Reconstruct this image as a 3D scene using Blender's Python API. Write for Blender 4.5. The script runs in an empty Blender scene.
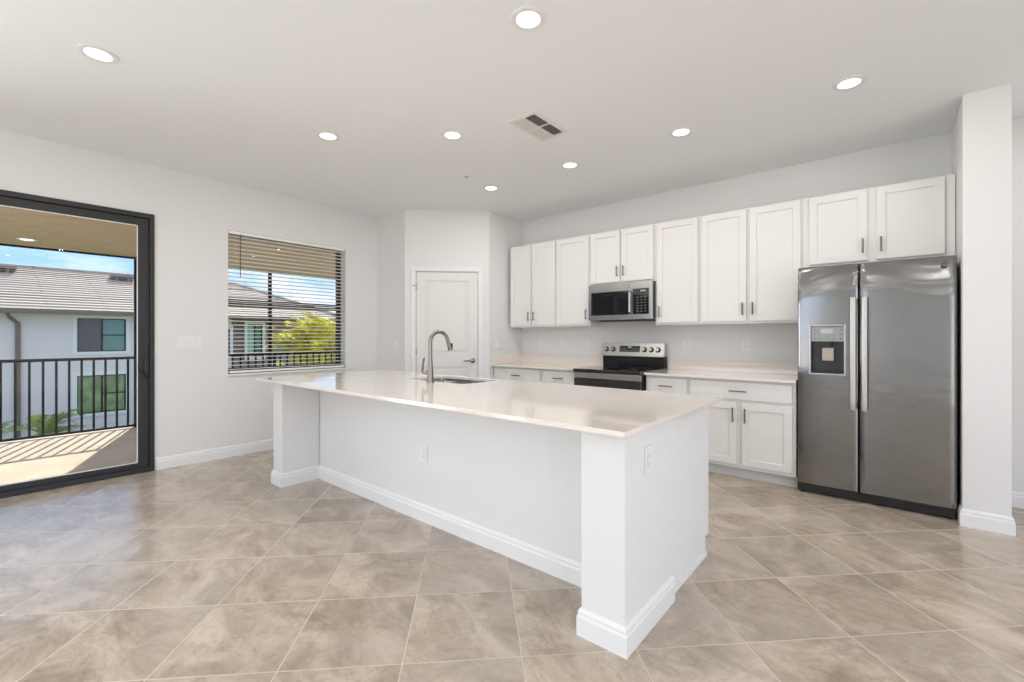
import bpy, bmesh, math, random
from mathutils import Vector, Matrix
random.seed(7)
C = bpy.context.scene.collection
S = bpy.context.scene
PI = math.pi

# ------------------------------------------------------------------ camera
cam = bpy.data.cameras.new('camera')
cam.sensor_width = 36.0
cam.lens = 36.0 * 450.7 / 1024
cam.shift_y = -(341 - 336.7) / 1024
cam.clip_end = 500
co = bpy.data.objects.new('camera', cam); C.objects.link(co)
co.location = (0, 0, 1.25)
co.rotation_euler = (PI / 2, 0, math.radians(40.07))
S.camera = co

# ------------------------------------------------------------------ world, sun, exposure
S.view_settings.view_transform = 'Standard'
S.view_settings.look = 'None'
S.view_settings.exposure = 0.30
S.view_settings.gamma = 1.0
S.view_settings.use_curve_mapping = False

w = bpy.data.worlds.new('world'); S.world = w; w.use_nodes = True
nt = w.node_tree; N = nt.nodes; L = nt.links
for n in list(N): N.remove(n)
out = N.new('ShaderNodeOutputWorld'); bg = N.new('ShaderNodeBackground')
tc = N.new('ShaderNodeTexCoord'); sep = N.new('ShaderNodeSeparateXYZ')
ramp = N.new('ShaderNodeValToRGB')
mz = N.new('ShaderNodeMath'); mz.operation = 'MULTIPLY_ADD'; mz.inputs[1].default_value = 0.5; mz.inputs[2].default_value = 0.5
re_ = ramp.color_ramp.elements      # factor 0.5 is the horizon; below it a bright tone added to send light upward
re_[0].position = 0.49; re_[0].color = (0.56, 0.53, 0.48, 1)
re_[1].position = 0.505; re_[1].color = (0.34, 0.54, 0.90, 1)
x = re_.new(0.62); x.color = (0.24, 0.45, 0.85, 1)
x = re_.new(0.85); x.color = (0.42, 0.56, 0.85, 1)
mp = N.new('ShaderNodeMapping'); mp.inputs['Scale'].default_value = (1, 1, 3.2)
noi = N.new('ShaderNodeTexNoise'); noi.inputs['Scale'].default_value = 3.1; noi.inputs['Detail'].default_value = 7
noi.inputs['Roughness'].default_value = 0.55
cr = N.new('ShaderNodeValToRGB')
cr.color_ramp.elements[0].position = 0.50; cr.color_ramp.elements[0].color = (0, 0, 0, 1)
cr.color_ramp.elements[1].position = 0.66; cr.color_ramp.elements[1].color = (1, 1, 1, 1)
mix = N.new('ShaderNodeMixRGB'); mix.inputs['Color2'].default_value = (0.82, 0.84, 0.88, 1)
L.new(tc.outputs['Generated'], sep.inputs[0]); L.new(sep.outputs['Z'], mz.inputs[0]); L.new(mz.outputs[0], ramp.inputs[0])
L.new(tc.outputs['Generated'], mp.inputs[0]); L.new(mp.outputs[0], noi.inputs[0]); L.new(noi.outputs[0], cr.inputs[0])
L.new(cr.outputs[0], mix.inputs['Fac']); L.new(ramp.outputs[0], mix.inputs['Color1'])
L.new(mix.outputs[0], bg.inputs['Color']); bg.inputs['Strength'].default_value = 1.35
L.new(bg.outputs[0], out.inputs[0])

sun = bpy.data.lights.new('sun', 'SUN'); sun.energy = 5.5; sun.angle = math.radians(0.53); sun.color = (1, 0.94, 0.84)
so = bpy.data.objects.new('sun', sun); C.objects.link(so); so.location = (-20, 8, 20)
so.rotation_euler = Vector((1.36, -0.52, -1.03)).to_track_quat('-Z', 'Y').to_euler()

LAMP_W = 4.5     # each recessed downlight
# added fill lights standing in for daylight, set in openings out of view
for nm, loc, rz, sx, sy, pw, cl in (('fill_rear', (-3.1, -4.22, 1.32), 0, 2.9, 2.5, 30, (1.0, 0.99, 0.97)),
                              ('fill_right', (3.62, -0.5, 1.32), PI / 2, 6.0, 2.5, 72, (1.0, 0.98, 0.95)),
                              ('fill_left', (-5.46, -2.25, 1.22), -PI / 2, 3.1, 2.2, 140, (0.95, 0.98, 1.0))):
    la = bpy.data.lights.new(nm, 'AREA'); la.shape = 'RECTANGLE'; la.size = sx; la.size_y = sy; la.energy = pw; la.color = cl
    lo = bpy.data.objects.new(nm, la); C.objects.link(lo); lo.location = loc
    lo.rotation_euler = (PI / 2, 0, rz)
LAMP_COL = (1.0, 0.975, 0.95)

# ------------------------------------------------------------------ materials
MATS = {}
def mat(name, col, rough=0.5, metal=0.0, spec=0.5, bump=0.0, bscale=40, var=0.0, vscale=3, coat=0.0, aniso=None, emis=None, bdist=0.002):
    m = bpy.data.materials.new(name); m.use_nodes = True
    n = m.node_tree.nodes; l = m.node_tree.links; b = n['Principled BSDF']
    b.inputs['Base Color'].default_value = (*col, 1); b.inputs['Roughness'].default_value = rough
    b.inputs['Metallic'].default_value = metal; b.inputs['Specular IOR Level'].default_value = spec
    b.inputs['Coat Weight'].default_value = coat
    t = n.new('ShaderNodeTexCoord')
    if var:
        no = n.new('ShaderNodeTexNoise'); no.inputs['Scale'].default_value = vscale; no.inputs['Detail'].default_value = 5
        l.new(t.outputs['Object'], no.inputs['Vector'])
        r = n.new('ShaderNodeValToRGB')
        r.color_ramp.elements[0].position = 0.3; r.color_ramp.elements[1].position = 0.7
        r.color_ramp.elements[0].color = (*[c * (1 - var) for c in col], 1)
        r.color_ramp.elements[1].color = (*[min(1, c * (1 + var)) for c in col], 1)
        l.new(no.outputs[0], r.inputs[0]); l.new(r.outputs[0], b.inputs['Base Color'])
    if bump:
        no = n.new('ShaderNodeTexNoise'); no.inputs['Scale'].default_value = bscale; no.inputs['Detail'].default_value = 3
        if aniso:
            mpp = n.new('ShaderNodeMapping'); mpp.inputs['Scale'].default_value = aniso
            l.new(t.outputs['Object'], mpp.inputs[0]); l.new(mpp.outputs[0], no.inputs['Vector'])
        else: l.new(t.outputs['Object'], no.inputs['Vector'])
        bp = n.new('ShaderNodeBump'); bp.inputs['Strength'].default_value = bump; bp.inputs['Distance'].default_value = bdist
        l.new(no.outputs[0], bp.inputs['Height']); l.new(bp.outputs[0], b.inputs['Normal'])
    if emis:
        b.inputs['Emission Color'].default_value = (*emis[0], 1); b.inputs['Emission Strength'].default_value = emis[1]
    MATS[name] = m
    return m
M_wall = mat('painted_wall', (0.77, 0.765, 0.76), 0.75, spec=0.25, bump=0.15, bscale=120)
M_ceil = mat('painted_ceiling', (0.875, 0.89, 0.90), 0.85, spec=0.15, bump=0.15, bscale=90)
M_trim = mat('white_trim_paint', (0.81, 0.81, 0.81), 0.4, spec=0.4)
M_cab = mat('white_cabinet_paint', (0.79, 0.78, 0.755), 0.38, spec=0.45)
M_isl = mat('island_white_paint', (0.78, 0.78, 0.775), 0.5, spec=0.35, bump=0.08, bscale=140)
M_toe = mat('toe_kick_paint', (0.70, 0.70, 0.69), 0.5)
M_door = mat('door_paint', (0.76, 0.75, 0.73), 0.42)
M_quartz = mat('cream_quartz', (0.85, 0.775, 0.71), 0.07, spec=0.6, var=0.025, vscale=60, coat=0.3)
M_steel = mat('brushed_stainless', (0.45, 0.45, 0.45), 0.25, metal=1.0, bump=0.12, bscale=1.0, aniso=(3, 3, 900), bdist=0.0005)
M_fridge = mat('fridge_stainless', (0.26, 0.26, 0.255), 0.17, metal=1.0, bump=0.5, bscale=1.0, aniso=(2.2, 2.2, 3.0), bdist=0.012)
M_fridge.node_tree.nodes['Principled BSDF'].inputs['Anisotropic'].default_value = 0.8
M_steel2 = mat('polished_stainless', (0.58, 0.57, 0.55), 0.22, metal=1.0)
M_sink = mat('satin_sink_steel', (0.42, 0.42, 0.41), 0.3, metal=1.0)
M_hand = mat('satin_handle_steel', (0.62, 0.60, 0.57), 0.42, metal=0.7)
M_nickel = mat('brushed_nickel', (0.27, 0.25, 0.22), 0.28, metal=1.0)
M_pull = mat('nickel_pull', (0.25, 0.22, 0.18), 0.35, metal=1.0)
M_black = mat('black_enamel', (0.012, 0.012, 0.013), 0.12, spec=0.6)
M_blackm = mat('black_plastic', (0.02, 0.02, 0.02), 0.45)
M_bglass = mat('black_glass', (0.01, 0.011, 0.012), 0.04, spec=0.7, coat=0.5)
M_bronze = mat('dark_bronze_aluminium', (0.022, 0.023, 0.024), 0.4, spec=0.4)
M_rail = mat('dark_railing_paint', (0.012, 0.010, 0.009), 0.6, spec=0.2)
M_plate = mat('white_plastic_plate', (0.82, 0.82, 0.81), 0.35)
M_socket = mat('socket_shadow', (0.30, 0.30, 0.29), 0.5)
M_blind = mat('blind_slat_white', (0.93, 0.92, 0.88), 0.45)
M_cord = mat('blind_cord', (0.55, 0.53, 0.5), 0.7)
M_dgrey = mat('dark_grey_metal', (0.10, 0.10, 0.10), 0.4, metal=0.3)
M_lgrey = mat('light_grey_plastic', (0.50, 0.51, 0.51), 0.35)
M_recess = mat('dark_recess', (0.035, 0.033, 0.030), 0.3)
M_panel = mat('control_panel_grey', (0.33, 0.335, 0.33), 0.4, metal=0.3)
M_key = mat('dim_key_print', (0.16, 0.16, 0.165), 0.4)
M_vent = mat('white_vent_paint', (0.78, 0.77, 0.75), 0.5)
M_ventd = mat('vent_cavity', (0.10, 0.10, 0.095), 0.8)
M_lens = mat('lamp_diffuser', (0.9, 0.9, 0.88), 0.4, emis=((1.0, 0.98, 0.95), 2.2))
M_extl = mat('outdoor_lamp_diffuser', (0.9, 0.9, 0.88), 0.4, emis=((1.0, 0.95, 0.85), 2.0))
M_stucco = mat('tan_stucco', (0.50, 0.405, 0.305), 0.9, spec=0.1, bump=0.8, bscale=28, var=0.08, vscale=6, bdist=0.01)
M_deck = mat('sandy_concrete', (0.58, 0.50, 0.40), 0.85, spec=0.15, var=0.10, vscale=3, bump=0.2, bscale=30)
M_nwall = mat('pale_grey_stucco', (0.85, 0.745, 0.69), 0.9, spec=0.1, bump=0.4, bscale=20, var=0.02, bdist=0.01)
M_ntaupe = mat('taupe_stucco', (0.34, 0.27, 0.22), 0.9, spec=0.1)
M_ntrim = mat('exterior_white_trim', (0.88, 0.84, 0.79), 0.7)
M_gutter = mat('brown_gutter', (0.17, 0.12, 0.09), 0.5)
M_teal = mat('teal_window_glass', (0.10, 0.26, 0.20), 0.08, spec=0.8)
M_greenrefl = mat('green_reflection_glass', (0.15, 0.25, 0.08), 0.1, spec=0.6, var=0.5, vscale=3)  # reflection of greenery painted into the pane colour
M_dglass = mat('grey_window_glass', (0.10, 0.10, 0.10), 0.12, spec=0.6)
M_curt = mat('pale_teal_curtain', (0.35, 0.60, 0.48), 0.7)
M_leafy = mat('yellow_green_leaf', (0.72, 0.66, 0.03), 0.8, spec=0.1, var=0.35, vscale=2.5)
M_leafy2 = mat('young_palm_leaf', (0.33, 0.38, 0.07), 0.8, spec=0.1, var=0.35, vscale=2.5)
M_leafd = mat('mid_green_leaf', (0.16, 0.24, 0.05), 0.8, spec=0.1, var=0.4, vscale=3)
M_stem = mat('palm_stem', (0.40, 0.38, 0.12), 0.7)
M_grass = mat('lawn', (0.16, 0.22, 0.07), 0.95, var=0.4, vscale=1.5)
M_alu = mat('vent_alu', (0.28, 0.23, 0.20), 0.6)

def glass_mat():
    m = bpy.data.materials.new('clear_glass'); m.use_nodes = True
    n = m.node_tree.nodes; l = m.node_tree.links
    for x in list(n): n.remove(x)
    o = n.new('ShaderNodeOutputMaterial'); t = n.new('ShaderNodeBsdfTransparent'); g = n.new('ShaderNodeBsdfGlossy')
    t.inputs['Color'].default_value = (0.97, 0.98, 0.975, 1); g.inputs['Roughness'].default_value = 0.0
    f = n.new('ShaderNodeFresnel'); f.inputs['IOR'].default_value = 1.2
    mx = n.new('ShaderNodeMixShader')
    l.new(f.outputs[0], mx.inputs[0]); l.new(t.outputs[0], mx.inputs[1]); l.new(g.outputs[0], mx.inputs[2]); l.new(mx.outputs[0], o.inputs[0])
    return m
M_glass = glass_mat()

def tile_mat():
    m = bpy.data.materials.new('stone_look_tile'); m.use_nodes = True
    n = m.node_tree.nodes; l = m.node_tree.links; b = n['Principled BSDF']
    def nd(t, **k):
        x = n.new(t)
        for a, v in k.items(): setattr(x, a, v)
        return x
    def math_(op, a, c=None):
        x = nd('ShaderNodeMath', operation=op)
        for i, v in enumerate((a, c)):
            if v is None: continue
            if isinstance(v, (int, float)): x.inputs[i].default_value = v
            else: l.new(v, x.inputs[i])
        return x.outputs[0]
    T = 0.4595; R2 = 2 ** 0.5
    tcn = nd('ShaderNodeTexCoord'); sp = nd('ShaderNodeSeparateXYZ'); l.new(tcn.outputs['Object'], sp.inputs[0])
    s = math_('DIVIDE', math_('SUBTRACT', math_('DIVIDE', math_('ADD', sp.outputs['X'], sp.outputs['Y']), R2), -0.27), T)
    t = math_('DIVIDE', math_('SUBTRACT', math_('DIVIDE', math_('SUBTRACT', sp.outputs['Y'], sp.outputs['X']), R2), 2.210), T)
    fs = math_('FLOOR', s); ft = math_('FLOOR', t)
    rs = math_('FRACT', s); rt = math_('FRACT', t)
    es = math_('MINIMUM', rs, math_('SUBTRACT', 1.0, rs)); et = math_('MINIMUM', rt, math_('SUBTRACT', 1.0, rt))
    e = math_('MINIMUM', es, et)
    grout = nd('ShaderNodeMapRange'); grout.inputs['From Min'].default_value = 0.0038; grout.inputs['From Max'].default_value = 0.0060
    grout.inputs['To Min'].default_value = 1; grout.inputs['To Max'].default_value = 0
    l.new(e, grout.inputs['Value'])
    cb = nd('ShaderNodeCombineXYZ'); l.new(fs, cb.inputs[0]); l.new(ft, cb.inputs[1])
    wn = nd('ShaderNodeTexWhiteNoise', noise_dimensions='3D'); l.new(cb.outputs[0], wn.inputs['Vector'])
    # per tile shifted coordinates
    sc = nd('ShaderNodeVectorMath', operation='SCALE'); sc.inputs['Scale'].default_value = 40; l.new(wn.outputs['Color'], sc.inputs[0])
    ad = nd('ShaderNodeVectorMath', operation='ADD'); l.new(tcn.outputs['Object'], ad.inputs[0]); l.new(sc.outputs[0], ad.inputs[1])
    mpn = nd('ShaderNodeMapping'); mpn.inputs['Scale'].default_value = (1.5, 2.3, 1); mpn.inputs['Rotation'].default_value = (0, 0, 0.5)
    l.new(ad.outputs[0], mpn.inputs[0])
    n1 = nd('ShaderNodeTexNoise'); n1.inputs['Scale'].default_value = 1.6; n1.inputs['Detail'].default_value = 12; n1.inputs['Roughness'].default_value = 0.72
    n1.inputs['Distortion'].default_value = 0.8; l.new(mpn.outputs[0], n1.inputs['Vector'])
    r1 = nd('ShaderNodeValToRGB'); el = r1.color_ramp.elements
    el[0].position = 0.38; el[0].color = (0.33, 0.265, 0.205, 1)
    el[1].position = 0.62; el[1].color = (0.62, 0.52, 0.425, 1)
    x = el.new(0.5); x.color = (0.475, 0.39, 0.305, 1)
    l.new(n1.outputs[0], r1.inputs[0])
    n2 = nd('ShaderNodeTexNoise'); n2.inputs['Scale'].default_value = 7; n2.inputs['Detail'].default_value = 9; n2.inputs['Roughness'].default_value = 0.7; n2.inputs['Distortion'].default_value = 1.5
    l.new(mpn.outputs[0], n2.inputs['Vector'])
    v2 = nd('ShaderNodeMapRange'); v2.inputs['From Min'].default_value = 0.36; v2.inputs['From Max'].default_value = 0.50; v2.inputs['To Min'].default_value = 0.80; v2.inputs['To Max'].default_value = 1.0
    l.new(n2.outputs[0], v2.inputs['Value'])
    v3 = nd('ShaderNodeMapRange'); v3.inputs['To Min'].default_value = 0.92; v3.inputs['To Max'].default_value = 1.07
    l.new(wn.outputs['Value'], v3.inputs['Value'])
    k = math_('MULTIPLY', v2.outputs[0], v3.outputs[0])
    mu = nd('ShaderNodeVectorMath', operation='SCALE'); l.new(r1.outputs[0], mu.inputs[0]); l.new(k, mu.inputs['Scale'])
    # broad grey / beige drift between batches of tile
    n3 = nd('ShaderNodeTexNoise'); n3.inputs['Scale'].default_value = 0.9; l.new(ad.outputs[0], n3.inputs['Vector'])
    v4 = nd('ShaderNodeMapRange'); v4.inputs['From Min'].default_value = 0.4; v4.inputs['From Max'].default_value = 0.7; v4.inputs['To Max'].default_value = 0.5
    l.new(n3.outputs[0], v4.inputs['Value'])
    hs = nd('ShaderNodeMixRGB'); l.new(v4.outputs[0], hs.inputs['Fac']); l.new(mu.outputs[0], hs.inputs['Color1']); hs.inputs['Color2'].default_value = (0.43, 0.39, 0.35, 1)
    gm = nd('ShaderNodeMixRGB'); l.new(grout.outputs[0], gm.inputs['Fac']); l.new(hs.outputs[0], gm.inputs['Color1']); gm.inputs['Color2'].default_value = (0.60, 0.52, 0.43, 1)
    l.new(gm.outputs[0], b.inputs['Base Color'])
    rr = nd('ShaderNodeMapRange'); rr.inputs['To Min'].default_value = 0.17; rr.inputs['To Max'].default_value = 0.26
    l.new(n1.outputs[0], rr.inputs['Value']); rm = math_('ADD', rr.outputs[0], math_('MULTIPLY', grout.outputs[0], 0.4))
    l.new(rm, b.inputs['Roughness']); b.inputs['Specular IOR Level'].default_value = 0.8
    h = math_('ADD', math_('MULTIPLY', grout.outputs[0], -1.0), math_('MULTIPLY', n2.outputs[0], 0.25))
    bp = nd('ShaderNodeBump'); bp.inputs['Strength'].default_value = 0.3; bp.inputs['Distance'].default_value = 0.002
    l.new(h, bp.inputs['Height']); l.new(bp.outputs[0], b.inputs['Normal'])
    return m
M_tile = tile_mat()

def roof_mat():
    m = bpy.data.materials.new('roof_tile'); m.use_nodes = True
    n = m.node_tree.nodes; l = m.node_tree.links; b = n['Principled BSDF']
    tcn = n.new('ShaderNodeTexCoord'); br = n.new('ShaderNodeTexBrick')
    sp = n.new('ShaderNodeSeparateXYZ'); cb = n.new('ShaderNodeCombineXYZ')
    l.new(tcn.outputs['Object'], sp.inputs[0])
    l.new(sp.outputs['Y'], cb.inputs[0]); l.new(sp.outputs['X'], cb.inputs[1])
    l.new(cb.outputs[0], br.inputs['Vector'])
    br.inputs['Color1'].default_value = (0.45, 0.35, 0.265, 1); br.inputs['Color2'].default_value = (0.50, 0.395, 0.30, 1)
    br.inputs['Mortar'].default_value = (0.33, 0.26, 0.21, 1)
    br.inputs['Scale'].default_value = 1; br.inputs['Brick Width'].default_value = 3.0; br.inputs['Row Height'].default_value = 0.36
    br.inputs['Mortar Size'].default_value = 0.035
    l.new(br.outputs['Color'], b.inputs['Base Color']); b.inputs['Roughness'].default_value = 0.85
    return m
M_roof = roof_mat()

# ------------------------------------------------------------------ builders
def tag(o, label=None, cat=None, group=None, kind=None):
    if label: o['label'] = label
    if cat: o['category'] = cat
    if group: o['group'] = group
    if kind: o['kind'] = kind
    return o
def thing(name, label, cat, loc=(0, 0, 0), rz=0, group=None):
    o = bpy.data.objects.new(name, None); C.objects.link(o); o.empty_display_size = 0.1
    o.location = loc; o.rotation_euler = (0, 0, rz)
    return tag(o, label, cat, group)

class MB:
    """collects shapes in world coordinates; build() links them as one mesh"""
    def __init__(s): s.bm = bmesh.new()
    def box(s, x0, x1, y0, y1, z0, z1, bev=0.0, seg=2):
        t = bmesh.new(); r = bmesh.ops.create_cube(t, size=1)
        for v in r['verts']:
            v.co = Vector(((x0 + x1) / 2 + v.co.x * (x1 - x0), (y0 + y1) / 2 + v.co.y * (y1 - y0), (z0 + z1) / 2 + v.co.z * (z1 - z0)))
        if bev: bmesh.ops.bevel(t, geom=list(t.edges), offset=bev, segments=seg, affect='EDGES', profile=0.7)
        s.add(t); return s
    def add(s, t, mtx=None):
        me = bpy.data.meshes.new('t')
        if mtx: bmesh.ops.transform(t, matrix=mtx, verts=t.verts)
        t.to_mesh(me); t.free(); s.bm.from_mesh(me); bpy.data.meshes.remove(me); return s
    def cyl(s, p0, p1, r0, r1=None, seg=24, caps=True):
        r1 = r0 if r1 is None else r1
        p0 = Vector(p0); p1 = Vector(p1); d = p1 - p0
        t = bmesh.new(); bmesh.ops.create_cone(t, cap_ends=caps, segments=seg, radius1=r0, radius2=r1, depth=d.length)
        m = Matrix.Translation((p0 + p1) / 2) @ d.to_track_quat('Z', 'Y').to_matrix().to_4x4()
        return s.add(t, m)
    def lathe(s, prof, centre, seg=32, axis='Z'):
        """prof: list of (r, h)"""
        t = bmesh.new(); rings = []
        for r, h in prof:
            if r < 1e-6: rings.append([t.verts.new((0, 0, h))])
            else: rings.append([t.verts.new((r * math.cos(2 * PI * i / seg), r * math.sin(2 * PI * i / seg), h)) for i in range(seg)])
        for a, b in zip(rings[:-1], rings[1:]):
            for i in range(seg):
                j = (i + 1) % seg
                if len(a) == 1 and len(b) == 1: continue
                if len(a) == 1: t.faces.new((a[0], b[i], b[j]))
                elif len(b) == 1: t.faces.new((a[i], b[0], a[j]))
                else: t.faces.new((a[i], b[i], b[j], a[j]))
        m = Matrix.Translation(centre)
        if axis == '-Y': m = m @ Matrix.Rotation(PI / 2, 4, 'X')
        if axis == 'X': m = m @ Matrix.Rotation(PI / 2, 4, 'Y')
        return s.add(t, m)
    def tube(s, pts, rad, seg=14, caps=True):
        """pts list of Vector, rad number or list"""
        pts = [Vector(p) for p in pts]; n = len(pts)
        rad = [rad] * n if isinstance(rad, (int, float)) else rad
        t = bmesh.new(); rings = []; up = None
        for i in range(n):
            d = (pts[min(i + 1, n - 1)] - pts[max(i - 1, 0)]).normalized()
            if up is None: up = d.orthogonal().normalized()
            up = (up - d * up.dot(d)).normalized(); sd = d.cross(up)
            rings.append([t.verts.new(pts[i] + (up * math.cos(2 * PI * k / seg) + sd * math.sin(2 * PI * k / seg)) * rad[i]) for k in range(seg)])
        for a, b in zip(rings[:-1], rings[1:]):
            for k in range(seg):
                j = (k + 1) % seg; t.faces.new((a[k], a[j], b[j], b[k]))
        if caps: t.faces.new(rings[0][::-1]); t.faces.new(rings[-1])
        return s.add(t)
    def prism(s, poly, z0, z1):
        t = bmesh.new(); a = [t.verts.new((x, y, z0)) for x, y in poly]; b = [t.verts.new((x, y, z1)) for x, y in poly]
        t.faces.new(a[::-1]); t.faces.new(b)
        for i in range(len(a)):
            j = (i + 1) % len(a); t.faces.new((a[i], a[j], b[j], b[i]))
        return s.add(t)
    def quad(s, *vs):
        f = [s.bm.verts.new(v) for v in vs]; s.bm.faces.new(f); return s
    def sweep(s, path, prof, closed=False):
        """mitred sweep of prof [(out, z)] along 2-D path; 'out' is to the RIGHT of travel"""
        P = [Vector((p[0], p[1])) for p in path]; n = len(P); t = bmesh.new(); rings = []
        for i in range(n):
            def nrm(a, b): d = (b - a).normalized(); return Vector((d.y, -d.x))
            if closed: n0 = nrm(P[i - 1], P[i]); n1 = nrm(P[i], P[(i + 1) % n])
            else:
                n0 = nrm(P[max(i - 1, 0)], P[max(i, 1)]); n1 = nrm(P[min(i, n - 2)], P[min(i + 1, n - 1)])
            m = (n0 + n1); m = m / m.length; k = 1 / max(0.2, m.dot(n0))
            rings.append([t.verts.new((P[i].x + m.x * k * o, P[i].y + m.y * k * o, z)) for o, z in prof])
        q = len(prof)
        rng = range(n) if closed else range(n - 1)
        for i in rng:
            a = rings[i]; b = rings[(i + 1) % n]
            for j in range(q): t.faces.new((a[j], b[j], b[(j + 1) % q], a[(j + 1) % q]))
        if not closed: t.faces.new(rings[0][::-1]); t.faces.new(rings[-1])
        return s.add(t)
    def build(s, name, m, parent=None, kind=None, smooth=False, label=None, cat=None, group=None, local=False):
        bmesh.ops.recalc_face_normals(s.bm, faces=s.bm.faces)
        if parent is not None and not local:
            root = parent; off = Matrix.Identity(4)
            chain = []
            while root is not None: chain.append(root); root = root.parent
            for c in reversed(chain): off = off @ Matrix.LocRotScale(c.location, c.rotation_euler, None)
            bmesh.ops.transform(s.bm, matrix=off.inverted(), verts=s.bm.verts)
        me = bpy.data.meshes.new(name); s.bm.to_mesh(me); s.bm.free()
        o = bpy.data.objects.new(name, me); C.objects.link(o)
        if m: me.materials.append(m)
        if smooth:
            for p in me.polygons: p.use_smooth = True
            me.set_sharp_from_angle(angle=math.radians(35))
        if parent: o.parent = parent
        return tag(o, label, cat, group, kind)

def copy_tree(o, parent=None, ):
    c = o.copy(); C.objects.link(c); c.parent = parent
    for ch in [x for x in bpy.data.objects if x.parent == o]: copy_tree(ch, c)
    return c

# ------------------------------------------------------------------ the room shell
XL, YB, ZC = -5.27, 4.91, 2.85          # left wall, kitchen wall, ceiling
XR, YR = 3.6, -4.2                      # hidden right and rear walls
st = 'structure'
MB().box(XL - 0.02, XR, YR, 5.1, -0.12, 0).build('floor', M_tile, kind=st)
MB().box(XL - 0.15, XR + 0.15, YR - 0.15, 5.1, ZC, ZC + 0.15).build('ceiling', M_ceil, kind=st)

def wall_x(name, x0, x1, ya, yb, holes, m):      # wall lying along y, holes = [(y0,y1,z0,z1)]
    b = MB(); y = ya
    for h in sorted(holes):
        b.box(x0, x1, y, h[0], 0, ZC)
        if h[2] > 0: b.box(x0, x1, h[0], h[1], 0, h[2])
        b.box(x0, x1, h[0], h[1], h[3], ZC); y = h[1]
    b.box(x0, x1, y, yb, 0, ZC)
    return b.build(name, m, kind=st)
DY0, DY1, DZ = -3.9, 1.072, 2.388       # sliding door opening
WY0, WY1, WZ0, WZ1 = 1.685, 3.005, 0.862, 2.36
wl = wall_x('wall_left', XL - 0.20, XL, YR, 5.06, [(DY0, DY1, 0, DZ), (WY0, WY1, WZ0, WZ1)], M_wall)
MB().box(XL, XR, YB, YB + 0.15, 0, ZC).build('wall_back', M_wall, kind=st)
# pantry closet in the corner: short wall, diagonal wall with the door, side wall
MB().prism([(XL, 3.47), (-4.68, 3.47), (-4.68 + .029, 3.499), (-4.75, 3.60), (XL, 3.60)], 0, ZC).build('wall_pantry_front', M_wall, kind=st)
D0 = Vector((-4.68, 3.47)); u45 = Vector((1, 1)) / 2 ** 0.5
def dg(s_, d=0.0): p = D0 + u45 * s_ + Vector((-1, 1)) / 2 ** 0.5 * d; return (p.x, p.y)
DL = 1.0607
b = MB()
b.prism([dg(0.041), dg(0.115), dg(0.115, .115), dg(-0.02, .115)], 0, ZC)
b.prism([dg(0.941), dg(DL), (-3.93, 4.36), dg(0.941, .115)], 0, ZC)
b.prism([dg(0.115), dg(0.941), dg(0.941, .115), dg(0.115, .115)], 2.085, ZC)
b.build('wall_pantry_diagonal', M_wall, kind=st)
MB().prism([(-3.93, 4.22), (-3.93, YB), (-4.05, YB), (-4.05, 4.36)], 0, ZC).build('wall_pantry_side', M_wall, kind=st)
# closet dark interior back so the door gaps stay closed
# stub wall beside the refrigerator
MB().box(0.362, 0.582, 4.20, YB, 0, ZC, bev=0.004).build('wall_fridge_stub', M_wall, kind=st)
# hidden right wall and rear wall with tall openings added to let light in
wall_x('wall_right', XR, XR + 0.15, YR, 5.06, [(-3.6, 2.6, 0.0, 2.6)], M_wall)
b = MB()
b.box(XL - .15, -4.6, YR - .15, YR, 0, ZC); b.box(-4.6, -1.6, YR - .15, YR, 2.6, ZC); b.box(-1.6, 2.2, YR - .15, YR, 0, ZC)
b.box(2.2, XR + .15, YR - .15, YR, 0, ZC)
b.build('wall_rear', M_wall, kind=st)

# baseboards
bbp = [(0, 0.0), (0.015, 0.0), (0.015, 0.078), (0.011, 0.088), (0.011, 0.100), (0.005, 0.112), (0, 0.114)]
def baseboard(name, path): return MB().sweep(path, bbp).build(name, M_trim, kind=st)
baseboard('baseboard_left', [(XL, DY1 + 0.012), (XL, 3.47), (-4.68, 3.47), dg(0.072)])
baseboard('baseboard_pantry', [dg(0.984), (-3.93, 4.22), (-3.93, 4.30)])
baseboard('baseboard_stub', [(0.362, 4.30), (0.362, 4.20), (0.582, 4.20), (0.582, YB), (XR, YB)])
baseboard('baseboard_left_rear', [(XL, YR), (XL, DY0)])

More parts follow.
